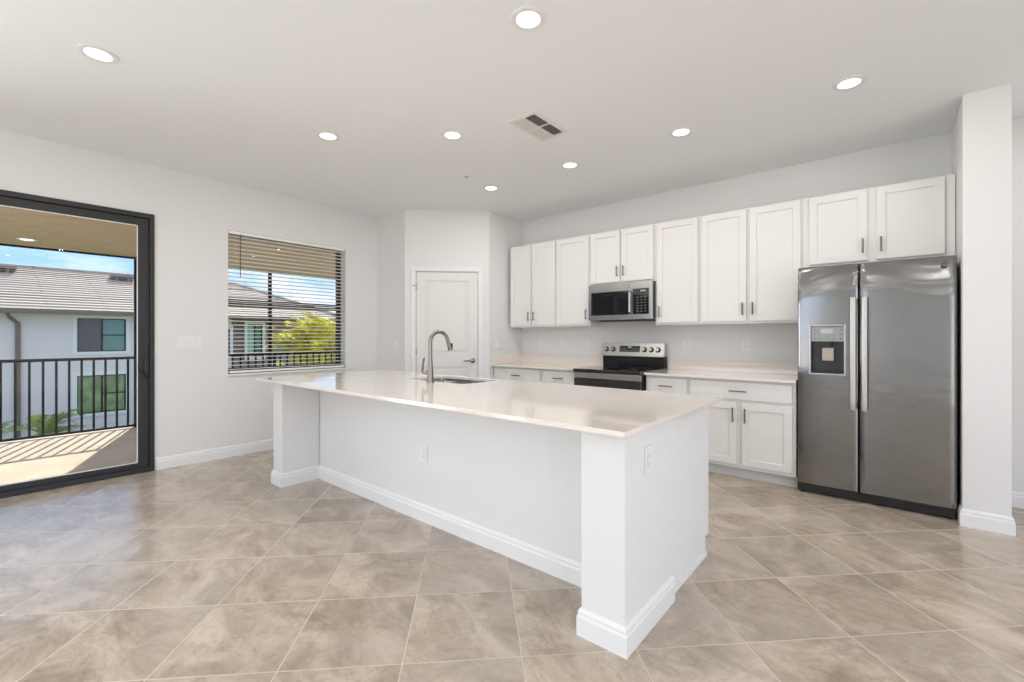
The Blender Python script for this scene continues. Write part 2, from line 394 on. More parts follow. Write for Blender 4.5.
# ------------------------------------------------------------------ sliding glass door (door_1)
d1 = MB()
d1.box(XL - 0.13, XL + 0.012, DY1 - 0.035, DY1, 0.0, DZ, bev=0.003)
d1.box(XL - 0.13, XL + 0.012, DY0, DY0 + 0.035, 0.0, DZ, bev=0.003)
d1.box(XL - 0.13, XL + 0.012, DY0 + 0.035, DY1 - 0.035, DZ - 0.042, DZ, bev=0.003)
d1.box(XL - 0.13, XL + 0.012, DY0 + 0.035, DY1 - 0.035, -0.005, 0.030, bev=0.003)
d1.box(XL - 0.03, XL + 0.010, DY0 + 0.035, DY1 - 0.035, 0.030, 0.045)
do = d1.build('door_1', M_bronze, kind=st)
for (ya, yb, xo) in ((-0.20, DY1 - 0.036, 0.0), (-1.45, -0.10, -0.055), (-2.68, -1.36, 0.0), (DY0 + 0.036, -2.60, -0.055)):
    sash = MB(); x0, x1 = XL - 0.062 + xo, XL - 0.018 + xo; sw = 0.082
    sash.box(x0, x1, yb - sw, yb, 0.031, DZ - 0.043, bev=0.003); sash.box(x0, x1, ya, ya + sw, 0.031, DZ - 0.043, bev=0.003)
    sash.box(x0, x1, ya + sw, yb - sw, DZ - 0.115, DZ - 0.043, bev=0.003); sash.box(x0, x1, ya + sw, yb - sw, 0.031, 0.092, bev=0.003)
    so_ = sash.build('door_sash', M_bronze, do)
    gk = MB()
    g0, g1 = x1 - 0.004, x1 + 0.002
    gk.box(g0, g1, yb - sw - 0.007, yb - sw, 0.092, DZ - 0.115); gk.box(g0, g1, ya + sw, ya + sw + 0.007, 0.092, DZ - 0.115)
    gk.box(g0, g1, ya + sw, yb - sw, DZ - 0.122, DZ - 0.115); gk.box(g0, g1, ya + sw, yb - sw, 0.092, 0.099)
    gk.build('glazing_bead', M_plate, so_, label='pale glazing bead')
    MB().box((x0 + x1) / 2 - 0.003, (x0 + x1) / 2 + 0.003, ya + sw - 0.005, yb - sw + 0.005, 0.087, DZ - 0.110).build('glass_pane', M_glass, so_)
    if xo == 0 and yb > 0:
        h = MB(); yc = 1.0; zc = 0.99
        pts = [(x1 + 0.004 + 0.0 * t, yc + 0.022 - 0.052 * math.sin(PI * t), zc - 0.115 + 0.23 * t) for t in [i / 16 for i in range(17)]]
        pts = [(x1 + 0.006 + 0.022 * math.sin(PI * i / 16), p[1], p[2]) for i, p in enumerate(pts)]
        h.tube(pts, 0.0095, 10)
        h.box(x1, x1 + 0.008, yc + 0.000, yc + 0.034, zc - 0.135, zc + 0.135, bev=0.003)
        h.build('door_handle', M_blackm, so_, smooth=True, label='curved black door pull')

# ------------------------------------------------------------------ left window with blind (window_1)
wn = MB(); fx0, fx1 = XL - 0.19, XL - 0.125
wn.box(fx0, fx1, WY0, WY0 + 0.032, WZ0, WZ1, bev=0.003); wn.box(fx0, fx1, WY1 - 0.035, WY1, WZ0, WZ1, bev=0.003)
wn.box(fx0, fx1, WY0 + .032, WY1 - .035, WZ1 - 0.022, WZ1, bev=0.003); wn.box(fx0, fx1, WY0 + .032, WY1 - .035, WZ0, WZ0 + 0.05, bev=0.003)
wn.box(fx0 + 0.005, fx1 + 0.005, WY0 + .032, WY1 - .035, 1.578, 1.612, bev=0.003)
wn.box(fx0 + 0.005, fx1 - 0.005, WY0 + .032, WY1 - .035, 1.622, 1.655, bev=0.003)
wo = wn.build('window_1', M_bronze, kind=st)
MB().box(XL - 0.162, XL - 0.158, WY0 + .03, WY1 - .033, WZ0 + .045, WZ1 - .04).build('glass_pane', M_glass, wo)
MB().box(XL - 0.124, XL + 0.022, WY0 - 0.02, WY1 + 0.03, WZ0 - 0.022, WZ0, bev=0.004).build('trim_1', M_trim, kind=st)

bl = thing('window_blind', 'white horizontal slat blind lowered in the window, slats open', 'window blind', (XL - 0.03, 2.345, WZ1))
bx0, bx1 = XL - 0.056, XL - 0.008
MB().box(bx0, bx1, WY0 + 0.008, WY1 - 0.012, WZ1 - 0.030, WZ1 - 0.001, bev=0.004).build('headrail', M_blind, bl)
sl = MB(); z = WZ1 - 0.050; zs = []
while z > WZ0 + 0.045: zs.append(z); z -= 0.0425
for z in zs:
    # slightly crowned slat
    t = bmesh.new(); prof = [(bx0, -0.0012), (bx0 + 0.012, 0.0010), ((bx0 + bx1) / 2, 0.0020), (bx1 - 0.012, 0.0010), (bx1, -0.0012)]
    prof += [(x, h - 0.0036) for x, h in reversed(prof)]
    a = [t.verts.new((x, WY0 + 0.012, z + h)) for x, h in prof]; c = [t.verts.new((x, WY1 - 0.016, z + h)) for x, h in prof]
    t.faces.new(a); t.faces.new(c[::-1])
    for i in range(len(a)): j = (i + 1) % len(a); t.faces.new((a[i], a[j], c[j], c[i]))
    cx_ = (bx0 + bx1) / 2
    bmesh.ops.rotate(t, cent=(cx_, 0, z), matrix=Matrix.Rotation(-math.radians(3), 3, 'Y'), verts=t.verts)
    sl.add(t)
sl.build('slats', M_blind, bl)
MB().box(bx0, bx1, WY0 + 0.012, WY1 - 0.016, WZ0 + 0.006, WZ0 + 0.028, bev=0.004).build('bottom_rail', M_blind, bl)
for yc in (1.86, 2.345, 2.83):
    cd = MB()
    for xx in (bx0 + 0.001, bx1 + 0.0005): cd.cyl((xx, yc, WZ0 + 0.02), (xx, yc, WZ1 - 0.03), 0.0011, seg=6)
    cd.build('ladder_cord', M_cord, bl)
MB().cyl((bx1 + 0.010, 1.80, 1.88), (bx1 + 0.010, 1.80, WZ1 - 0.03), 0.0045, seg=10).build('tilt_wand', M_dgrey, bl, smooth=True, label='dark tilt wand')

# ------------------------------------------------------------------ shaker fronts, pulls (local: front faces -Y)
def shaker(b, x0, x1, z0, z1, yf, sgn=1, thick=0.02, rail=0.058, dep=0.009):
    """framed door slab; yf front plane, body behind (sgn=1: behind = +y)"""
    yb = yf + sgn * thick; ym = yf + sgn * dep
    lo, hi = min(yf, yb), max(yf, yb); e = 0.0015
    b.box(x0, x0 + rail, lo, hi, z0, z1, bev=e, seg=1); b.box(x1 - rail, x1, lo, hi, z0, z1, bev=e, seg=1)
    b.box(x0 + rail - .001, x1 - rail + .001, lo, hi, z1 - rail, z1, bev=e, seg=1); b.box(x0 + rail - .001, x1 - rail + .001, lo, hi, z0, z0 + rail, bev=e, seg=1)
    lo, hi = min(ym, yb), max(ym, yb)
    b.box(x0 + rail - .003, x1 - rail + .003, lo, hi, z0 + rail - .003, z1 - rail + .003)
    return b
def pull(b, c, length, vertical, sgn=-1):
    """bar pull centred at c on a face; sgn -1: sticks out towards -y"""
    x, y, z = c; h = length / 2; o = 0.026 * sgn
    if vertical:
        b.tube([(x, y + o, z - h), (x, y + o, z + h)], 0.0066, 10)
        for k in (-0.72, 0.72): b.tube([(x, y, z + k * h), (x, y + o, z + k * h)], 0.0050, 8)
    else:
        b.tube([(x - h, y + o, z), (x + h, y + o, z)], 0.0066, 10)
        for k in (-0.72, 0.72): b.tube([(x + k * h, y, z), (x + k * h, y + o, z)], 0.0050, 8)
    return b

# ------------------------------------------------------------------ wall cabinets
YF = 4.565      # door faces
YC = 4.586      # face frames
def wall_cabinet(x0, x1, z0, z1, doors, label, grp='white wall cabinets along the kitchen wall'):
    t = thing('wall_cabinet', label, 'kitchen cabinet', ((x0 + x1) / 2, YB, z0), 0, grp)
    MB().box(x0, x1, YC, YB - 0.001, z0, z1, bev=0.0015, seg=1).build('cabinet_body', M_cab, t)
    for (a, c, side) in doors:
        d = shaker(MB(), a, c, z0 + 0.022, z1 - 0.012, YF).build('cabinet_door', M_cab, t)
        hx = a + 0.028 if side == 'L' else c - 0.028
        pull(MB(), (hx, YF, z0 + 0.022 + 0.115), 0.115, True).build('door_handle', M_pull, d, smooth=True, label='slim nickel bar pull')
    return t
ZU, ZT = 1.372, 2.437
wall_cabinet(-3.878, -3.141, ZU, ZT, [(-3.868, -3.530, 'R'), (-3.504, -3.152, 'L')], 'two-door tall wall cabinet in the corner next to the pantry wall')
wall_cabinet(-3.140, -2.668, ZU, ZT, [(-3.126, -2.684, 'R')], 'single-door tall wall cabinet just left of the microwave')
wall_cabinet(-2.667, -1.892, 1.835, ZT, [(-2.650, -2.290, 'R'), (-2.270, -1.910, 'L')], 'short two-door wall cabinet directly above the microwave')
wall_cabinet(-1.891, -1.442, ZU, ZT, [(-1.866, -1.457, 'L')], 'single-door tall wall cabinet just right of the microwave')
wall_cabinet(-1.441, -0.583, ZU, ZT, [(-1.420, -1.022, 'R'), (-0.994, -0.596, 'L')], 'wide two-door tall wall cabinet between single-door cabinet and refrigerator')
wall_cabinet(-0.582, 0.358, 1.838, ZT, [(-0.535, -0.145, 'R'), (-0.088, 0.302, 'L')], 'short two-door wall cabinet above the refrigerator')

# ------------------------------------------------------------------ base cabinets
YBF, YBC = 4.278, 4.299
def base_cabinet(x0, x1, drawers, doors, label):
    t = thing('base_cabinet', label, 'kitchen cabinet', ((x0 + x1) / 2, YB, 0), 0, 'white base cabinets along the kitchen wall')
    MB().box(x0, x1, YBC, YB - 0.001, 0.10, 0.872, bev=0.0015, seg=1).build('cabinet_body', M_cab, t)
    MB().box(x0, x1, 4.372, YB - 0.001, 0.0, 0.0995).build('toe_kick', M_toe, t)
    for a, c in drawers:
        d = MB().box(a, c, YBF, YBC - .001, 0.700, 0.850, bev=0.003).build('drawer', M_cab, t)
        pull(MB(), ((a + c) / 2, YBF, 0.776), 0.135, False).build('drawer_handle', M_pull, d, smooth=True, label='slim nickel bar pull')
    for a, c, side in doors:
        d = shaker(MB(), a, c, 0.132, 0.672, YBF).build('cabinet_door', M_cab, t)
        hx = a + 0.028 if side == 'L' else c - 0.028
        pull(MB(), (hx, YBF, 0.672 - 0.105), 0.125, True).build('door_handle', M_pull, d, smooth=True, label='slim nickel bar pull')
    return t
base_cabinet(-3.925, -3.148, [(-3.880, -3.172)], [(-3.880, -3.535, 'R'), (-3.517, -3.172, 'L')], 'base cabinet in the corner beside the pantry wall, wide drawer')
base_cabinet(-3.147, -2.664, [(-3.122, -2.682)], [(-3.122, -2.682, 'R')], 'narrow base cabinet with one drawer just left of the range')
base_cabinet(-1.871, -1.447, [(-1.856, -1.466)], [(-1.856, -1.466, 'L')], 'narrow base cabinet with one drawer just right of the range')
base_cabinet(-1.446, -0.592, [(-1.430, -0.618)], [(-1.430, -1.034, 'R'), (-0.992, -0.618, 'L')], 'wide base cabinet with drawer over two doors, next to the refrigerator')

ZW = 0.895
def worktop(x0, x1, label, side=None):
    t = thing('worktop', label, 'worktop', ((x0 + x1) / 2, YB, ZW), 0, 'back wall worktops')
    MB().box(x0, x1, 4.250, YB - 0.001, 0.8735, ZW, bev=0.002).build('worktop_slab', M_quartz, t)
    s = MB().box(x0, x1, 4.889, YB - 0.001, ZW + .0005, 0.998, bev=0.002)
    if side: s.box(x0, x0 + 0.02, 4.262, 4.888, ZW + .0005, 0.998, bev=0.002)
    s.build('backsplash', M_quartz, t)
worktop(-3.928, -2.663, 'cream stone worktop left of the range, running into the corner', True)
worktop(-1.872, -0.588, 'cream stone worktop between the range and the refrigerator')

# ------------------------------------------------------------------ range
rg = thing('kitchen_range', 'stainless and black electric range between the two worktops', 'stove', (-2.267, 4.55, 0))
rx0, rx1 = -2.652, -1.880
MB().box(rx0 + .004, rx1 - .004, 4.235, 4.90, 0.03, 0.8675, bev=0.003).box(rx0 + .03, rx1 - .03, 4.30, 4.88, 0.0, 0.032).build('range_body', M_blackm, rg)
MB().box(rx0, rx1, 4.185, 4.815, 0.868, 0.905, bev=0.006).build('cooktop', M_bglass, rg)
for bx, by, r in ((-2.45, 4.35, .105), (-2.08, 4.35, .085), (-2.45, 4.65, .075), (-2.08, 4.65, .105)):
    MB().lathe([(r, 0.9052), (r, 0.9058), (r - .004, 0.9058), (r - .004, 0.9052)], (bx, by, 0), 40).build('burner_ring', M_dgrey, rg)
MB().box(rx0 + .002, rx1 - .002, 4.192, 4.2345, 0.808, 0.8675, bev=0.004).build('front_trim', M_steel2, rg, label='stainless front strip')
od = MB().box(rx0 + .004, rx1 - .004, 4.198, 4.234, 0.235, 0.806, bev=0.005).build('oven_door', M_bglass, rg)
MB().tube([(rx0 + .05, 4.155, 0.690), (rx1 - .05, 4.155, 0.690)], 0.013, 14).tube([(rx0 + .08, 4.20, 0.690), (rx0 + .08, 4.155, 0.690)], 0.010, 10).tube([(rx1 - .08, 4.20, 0.690), (rx1 - .08, 4.155, 0.690)], 0.010, 10).build('oven_handle', M_steel2, od, smooth=True)
MB().box(rx0 + .004, rx1 - .004, 4.198, 4.234, 0.06, 0.228, bev=0.005).build('warming_drawer', M_steel, rg)
MB().box(rx0 + .01, rx1 - .01, 4.835, 4.905, 0.90, 1.035, bev=0.004).build('backguard_base', M_black, rg)
# sloped stainless control panel
pb = MB(); t = bmesh.new(); pr = [(4.800, 1.028), (4.828, 1.176), (4.900, 1.176), (4.900, 1.028)]
a = [t.verts.new((rx0 + .006, y, z)) for y, z in pr]; c = [t.verts.new((rx1 - .006, y, z)) for y, z in pr]
t.faces.new(a); t.faces.new(c[::-1])
for i in range(4): j = (i + 1) % 4; t.faces.new((a[i], a[j], c[j], c[i]))
bmesh.ops.bevel(t, geom=list(t.edges), offset=0.006, segments=2, affect='EDGES')
pb.add(t); cp = pb.build('control_panel', M_steel2, rg)
sl_ = math.atan2(0.028, 0.148)
nf = Vector((0, -math.cos(sl_), math.sin(sl_)))
def onp(x, z): return Vector((x, 4.800 + 0.028 * (z - 1.028) / 0.148, z))
for kx in (-2.585, -2.500, -2.115, -2.036, -1.957):
    p = onp(kx, 1.105)
    k = MB().cyl(p - nf * -0.001, p + nf * 0.010, 0.031, 0.029, 24).build('control_knob', M_black, rg, smooth=True)
    MB().cyl(p + nf * 0.010, p + nf * 0.036, 0.021, 0.019, 24).box(kx - .003, kx + .003, p.y - .040, p.y - .033, p.z - .012 + .008, p.z + .02 + .008).build('knob_cap', M_steel2, k, smooth=True)
dsp = MB(); p = onp(-2.29, 1.105)
q = [onp(-2.415, 1.075) + nf * .0015, onp(-2.165, 1.075) + nf * .0015, onp(-2.165, 1.145) + nf * .0015, onp(-2.415, 1.145) + nf * .0015]
dsp.quad(*q); dsp.quad(*[v - nf * .003 for v in reversed(q)])
for i in range(4): j = (i + 1) % 4; dsp.quad(q[i], q[j], q[j] - nf * .003, q[i] - nf * .003)
dp = dsp.build('display', M_bglass, rg)
ic = MB()
for r_ in range(2):
    for k in range(10):
        x = -2.405 + k * 0.0255; z = 1.085 + r_ * 0.022
        if 3 <= k <= 5 and r_ == 1: continue
        v = [onp(x, z) + nf * .0022, onp(x + .012, z) + nf * .0022, onp(x + .012, z + .005) + nf * .0022, onp(x, z + .005) + nf * .0022]
        ic.quad(*v)
v = [onp(-2.31, 1.120) + nf * .0022, onp(-2.27, 1.120) + nf * .0022, onp(-2.27, 1.138) + nf * .0022, onp(-2.31, 1.138) + nf * .0022]
ic.quad(*v)
ic.build('display_marks', M_lgrey, dp)

# ------------------------------------------------------------------ microwave
mw = thing('microwave_oven', 'stainless over-the-range microwave with black glass door, mounted above the range', 'microwave', (-2.267, 4.70, 1.43))
mx0, mx1, my, mz0, mz1 = -2.645, -1.893, 4.505, 1.432, 1.8345
MB().box(mx0 + .006, mx1 - .004, my + .03, YB - .002, mz0, mz1, bev=0.002).build('microwave_body', M_dgrey, mw)
mf = MB().box(mx0, mx1, my, my + .0295, mz0 + .004, mz1, bev=0.004).build('front_frame', M_steel2, mw)
MB().box(mx0 + .035, -2.150, my - .004, my - .0002, 1.488, 1.745, bev=0.003).build('door_window', M_bglass, mf)
MB().box(-2.108, -1.928, my - .004, my - .0002, 1.488, 1.760, bev=0.002).build('keypad', M_bglass, mf)
for r_ in range(6):
    for k in range(3):
        x = -2.062 + k * 0.042; z = 1.515 + r_ * 0.030
        MB().box(x, x + 0.022, my - .0050, my - .0042, z, z + 0.008).build('key', M_key, mf)
MB().box(-2.02, -1.96, my - .0050, my - .0042, 1.728, 1.742).build('clock_display', M_lgrey, mf)
MB().box(-2.146, -2.142, my - .001, my + .002, mz1 - .075, mz1 - .004).build('door_seam', M_dgrey, mf)
MB().tube([(-2.129, my + .0, 1.50), (-2.129, my - .034, 1.515), (-2.129, my - .034, 1.72), (-2.129, my + .0, 1.735)], 0.0125, 12).build('microwave_handle', M_steel2, mf, smooth=True)
b = MB().box(mx0 + .10, mx1 - .10, my + .06, my + .12, mz0 - .010, mz0 - .0005)
b.box(mx0 + .05, mx1 - .05, my + .16, my + .34, mz0 - .008, mz0 - .0005)
b.build('grease_filter', M_blackm, mw)
# undershelf filler left of the microwave, seen below the cabinet

# ------------------------------------------------------------------ refrigerator
fr = thing('refrigerator', 'stainless side-by-side refrigerator with ice and water dispenser', 'refrigerator', (-0.118, 4.60, 0))
FX0, FX1, FYF, FZ = -0.578, 0.343, 4.256, 1.806
MB().box(FX0 + .005, FX1 - .003, 4.335, 4.895, 0.02, 1.790, bev=0.004).build('fridge_body', M_dgrey, fr)
MB().box(FX0 + .006, FX1 - .006, 4.290, 4.334, 0.010, 0.072, bev=0.004).build('kick_grille', M_black, fr)
for xx in (FX0 + .03, FX1 - .03): MB().cyl((xx, 4.31, 0), (xx, 4.31, 0.02), 0.016).build('levelling_foot', M_blackm, fr)
def fdoor(x0, x1, hole=None):
    """door skin with softly rounded front, gently bowed, subdivided"""
    t = bmesh.new(); z0, z1 = 0.078, FZ
    xs = [x0, x0 + .004, x0 + .014]; n = 14
    xs += [x0 + .014 + (x1 - x0 - .028) * i / n for i in range(1, n)]; xs += [x1 - .014, x1 - .004, x1]
    if hole: xs = sorted(set(xs) | {hole[0], hole[1]})
    zs_ = [z0, z0 + .006, z0 + .014] + [z0 + (z1 - z0) * i / 90 for i in range(1, 90)] + [z1 - .014, z1 - .006, z1]
    if hole: zs_ = sorted(set(zs_) | {hole[2], hole[3]})
    def yy(x, z):
        e = min(x - x0, x1 - x); f_ = min(z - z0, z1 - z); r = 0.014
        o = 0
        if e < r: o += r - math.sqrt(max(0, r * r - (r - e) ** 2))
        if f_ < r * .6: o += (r * .6 - math.sqrt(max(0, (r * .6) ** 2 - (r * .6 - f_) ** 2)))
        kz = max(0, z - 1.50 - 0.03 * math.sin((x - x0) * 9.0)); o += 0.25 * kz * kz + 0.0009 * math.sin(z * 55 + 3.0 * math.sin(x * 7)) * min(1, kz * 8)
        bow = 0.006 * (1 - ((x - (x0 + x1) / 2) / ((x1 - x0) / 2)) ** 2)
        return FYF + 0.006 + o - bow
    g_ = [[t.verts.new((x, yy(x, z), z)) for x in xs] for z in zs_]
    for i in range(len(zs_) - 1):
        for j in range(len(xs) - 1):
            if hole and hole[0] - 1e-6 <= xs[j] and xs[j + 1] <= hole[1] + 1e-6 and hole[2] - 1e-6 <= zs_[i] and zs_[i + 1] <= hole[3] + 1e-6: continue
            t.faces.new((g_[i][j], g_[i][j + 1], g_[i + 1][j + 1], g_[i + 1][j]))
    loop = [g_[0][j] for j in range(len(xs))] + [g_[i][-1] for i in range(1, len(zs_))] + [g_[-1][j] for j in range(len(xs) - 2, -1, -1)] + [g_[i][0] for i in range(len(zs_) - 2, 0, -1)]
    bk = [t.verts.new((v.co.x, 4.330, v.co.z)) for v in loop]
    for i in range(len(loop)): j = (i + 1) % len(loop); t.faces.new((loop[j], loop[i], bk[i], bk[j]))
    t.faces.new(bk)
    m = MB(); m.add(t); return m
HX0, HX1, HZ0, HZ1 = -0.493, -0.267, 0.955, 1.338
XM = -0.185
ld = fdoor(FX0, XM - .004, (HX0, HX1, HZ0, HZ1)).build('freezer_door', M_fridge, fr, smooth=True)
rd = fdoor(XM + .004, FX1).build('fridge_door', M_fridge, fr, smooth=True)
for hx, dd in ((XM - .034, ld), (XM + .034, rd)):
    h = MB(); t = bmesh.new(); n = 24; rings = []
    for i in range(n + 1):
        k = i / n; z = 0.70 + 0.845 * k
        y = FYF - 0.048 - 0.010 * math.sin(PI * k)
        if k < .03 or k > .97: y = FYF - 0.040
        rings.append([t.verts.new((hx + a_, y + b_, z)) for a_, b_ in ((-.017, .004), (-.013, -.006), (0, -.010), (.013, -.006), (.017, .004), (.010, .010), (-.010, .010))])
    for a, c in zip(rings[:-1], rings[1:]):
        for j in range(7): t.faces.new((a[j], a[(j + 1) % 7], c[(j + 1) % 7], c[j]))
    t.faces.new(rings[0]); t.faces.new(rings[-1][::-1]); h.add(t)
    for z in (0.73, 1.515): h.box(hx - .012, hx + .012, FYF - .042, FYF + .006, z - .02, z + .02, bev=.003)
    h.build('door_handle', M_hand, dd, smooth=True, label='long pale steel handle')
# dispenser: bezel, recess, control panel, paddle, tray
dis = MB()
bz = [(HX0 - .006, HX0 + .008, HZ0 - .006, HZ1 + .006), (HX1 - .008, HX1 + .006, HZ0 - .006, HZ1 + .006), (HX0 + .008, HX1 - .008, HZ1 - .008, HZ1 + .006), (HX0 + .008, HX1 - .008, HZ0 - .006, HZ0 + .010)]
for x0, x1, z0, z1 in bz: dis.box(x0, x1, FYF - .004, FYF + .012, z0, z1, bev=.004)
dis.build('dispenser_bezel', M_steel, ld)
MB().box(HX0 + .006, HX1 - .006, FYF + .062, FYF + .070, HZ0, HZ1).box(HX0, HX0 + .006, FYF + .008, FYF + .07, HZ0, HZ1).box(HX1 - .006, HX1, FYF + .008, FYF + .07, HZ0, HZ1).box(HX0 + .006, HX1 - .006, FYF + .010, FYF + .062, HZ0 + .001, HZ0 + .014).build('dispenser_recess', M_recess, ld)
pn = MB().box(HX0 + .009, HX1 - .009, FYF + .003, FYF + .060, 1.212, HZ1 - .009, bev=.003).build('dispenser_panel', M_panel, ld, label='light grey control panel')
for r_ in range(3):
    for k in range(5):
        x = HX0 + .026 + k * .042; z = 1.232 + r_ * .034
        if r_ > 0 and 1 <= k <= 3: continue
        MB().box(x, x + .009, FYF + .0015, FYF + .0027, z, z + .006).build('panel_button', M_dgrey, ld)
MB().box(HX0 + .07, HX1 - .075, FYF + .0015, FYF + .0027, 1.275, 1.312).build('panel_display', M_steel, ld)
MB().box(-0.416, -0.340, FYF + .022, FYF + .034, 1.062, 1.165, bev=.010).build('dispenser_paddle', mat('paddle_beige', (0.46, 0.41, 0.35), 0.4), ld, label='beige water paddle')
MB().box(-0.415, -0.355, FYF + .015, FYF + .060, 1.166, 1.217, bev=.004).build('dispenser_spout', M_blackm, ld)
MB().box(HX0 + .02, HX1 - .02, FYF + .006, FYF + .06, HZ0 + .0145, HZ0 + .020).build('drip_tray', M_blackm, ld)
em = MB().lathe([(0, 0), (0.019, 0), (0.019, 0.002), (0.016, 0.003), (0.0155, 0.002), (0, 0.002)], (0.282, FYF + .0035, 1.742), 28, '-Y').build('round_emblem', M_dgrey, fr, smooth=True, label='small round maker emblem')
em2 = MB()
for k, dx in ((0, -0.005), (1, 0.005)):
    pts = [(0.282 + dx + .0045 * math.cos(a_), FYF + .0010, 1.742 + .0045 * math.sin(a_)) for a_ in [0.3 + i * 0.45 for i in range(13)]]
    em2.tube(pts, 0.0008, 6)
em2.build('emblem_lettering', M_steel2, em)

# ------------------------------------------------------------------ island
isl = thing('kitchen_island', 'white kitchen island base with end posts and recessed knee wall', 'kitchen island', (-2.45, 2.2, 0))
MB().box(-3.86, -0.995, 1.955, 2.07, 0, 0.874).build('knee_wall', M_isl, isl)
MB().box(-4.040, -3.87, 1.635, 2.13, 0, 0.874, bev=.003).build('end_post', M_isl, isl)
MB().box(-0.995, -0.7975, 1.635, 2.132, 0, 0.874, bev=.003).build('end_post', M_isl, isl)
MB().sweep([(-4.04, 2.13), (-4.04, 1.635), (-3.87, 1.635), (-3.87, 1.955), (-0.995, 1.955), (-0.995, 1.635), (-0.7975, 1.635), (-0.7975, 2.132)][::-1], [(-o, z) for o, z in bbp]).build('island_baseboard', M_trim, isl)
MB().box(-4.03, -3.18, 2.131, 2.735, 0.10, 0.872).box(-2.39, -0.822, 2.131, 2.735, 0.10, 0.872).box(-3.18, -2.39, 2.131, 2.735, 0.10, 0.60).box(-4.00, -0.85, 2.131, 2.683, 0.0, 0.101).build('island_cabinet_body', M_cab, isl)
e = MB(); t = bmesh.new()
pr = [(2.1325, 0), (2.683, 0), (2.683, 0.11), (2.737, 0.11), (2.737, 0.874), (2.1325, 0.874)]
a = [t.verts.new((-0.8215, y, z)) for y, z in pr]; c = [t.verts.new((-0.812, y, z)) for y, z in pr]
t.faces.new(a); t.faces.new(c[::-1])
for i in range(6): j = (i + 1) % 6; t.faces.new((a[i], a[j], c[j], c[i]))
e.add(t); e.build('end_panel', M_isl, isl)
MB().box(-0.812, -0.803, 2.1325, 2.683, 0, 0.030, bev=.003).build('shoe_moulding', M_trim, isl)
MB().box(-0.797, -0.788, 1.632, 2.134, 0.832, 0.872, bev=.002).build('top_trim', M_trim, isl)
nx = 6; xa, xb = -4.02, -0.826; wd = (xb - xa) / nx
for i in range(nx):
    x0, x1 = xa + i * wd + .006, xa + (i + 1) * wd - .006
    if i in (1,):   # drawer bank
        for z0, z1 in ((0.132, 0.385), (0.397, 0.66), (0.70, 0.85)):
            d = MB().box(x0, x1, 2.7365, 2.757, z0, z1, bev=.003).build('drawer', M_cab, isl)
            pull(MB(), ((x0 + x1) / 2, 2.757, (z0 + z1) / 2), .135, False, 1).build('drawer_handle', M_pull, d, smooth=True)
    else:
        d = shaker(MB(), x0, x1, 0.132, 0.85, 2.757, sgn=-1).build('cabinet_door', M_cab, isl)
        pull(MB(), (x0 + .03 if i % 2 else x1 - .03, 2.757, 0.74), .125, True, 1).build('door_handle', M_pull, d, smooth=True)

# island worktop with sink cut-out
SX0, SX1, SY0, SY1 = -3.13, -2.44, 2.345, 2.745
t = bmesh.new()
outer = [(-4.175, 1.547), (-0.755, 1.547), (-0.755, 2.832), (-4.175, 2.832)]
inner = []
rr_ = 0.06
for cx_, cy_, a0 in ((SX1 - rr_, SY1 - rr_, 0), (SX0 + rr_, SY1 - rr_, 90), (SX0 + rr_, SY0 + rr_, 180), (SX1 - rr_, SY0 + rr_, 270)):
    for k in range(7):
        a_ = math.radians(a0 + 15 * k); inner.append((cx_ + rr_ * math.cos(a_), cy_ + rr_ * math.sin(a_)))
def ringfaces(t, z, flip):
    o = [t.verts.new((x, y, z)) for x, y in outer]; i_ = [t.verts.new((x, y, z)) for x, y in inner]
    n = 7; q = {0: 2, 1: 3, 2: 0, 3: 1}   # inner quadrant -> outer corner
    for k in range(4):
        oc = o[q[k]]
        for j in range(n - 1): t.faces.new((oc, i_[k * n + j + 1], i_[k * n + j]))
        nk = (k + 1) % 4; t.faces.new((oc, o[q[nk]], i_[nk * n], i_[k * n + n - 1]))
    return o, i_
o1, i1 = ringfaces(t, ZW, False); o0, i0 = ringfaces(t, ZW - 0.0205, True)
for A_, B_ in ((o1, o0), (i1, i0)):
    for k in range(len(A_)): j = (k + 1) % len(A_); t.faces.new((A_[k], A_[j], B_[j], B_[k]))
bmesh.ops.recalc_face_normals(t, faces=t.faces)
bmesh.ops.bevel(t, geom=[e_ for e_ in t.edges if e_.calc_face_angle(0) > 1.2 and all(v in o1 or v in o0 for v in e_.verts)], offset=0.0025, segments=2, affect='EDGES')
mb = MB(); mb.add(t)
o = mb.build('island_worktop', M_quartz); tag(o, 'long cream stone slab on top of the kitchen island', 'worktop')

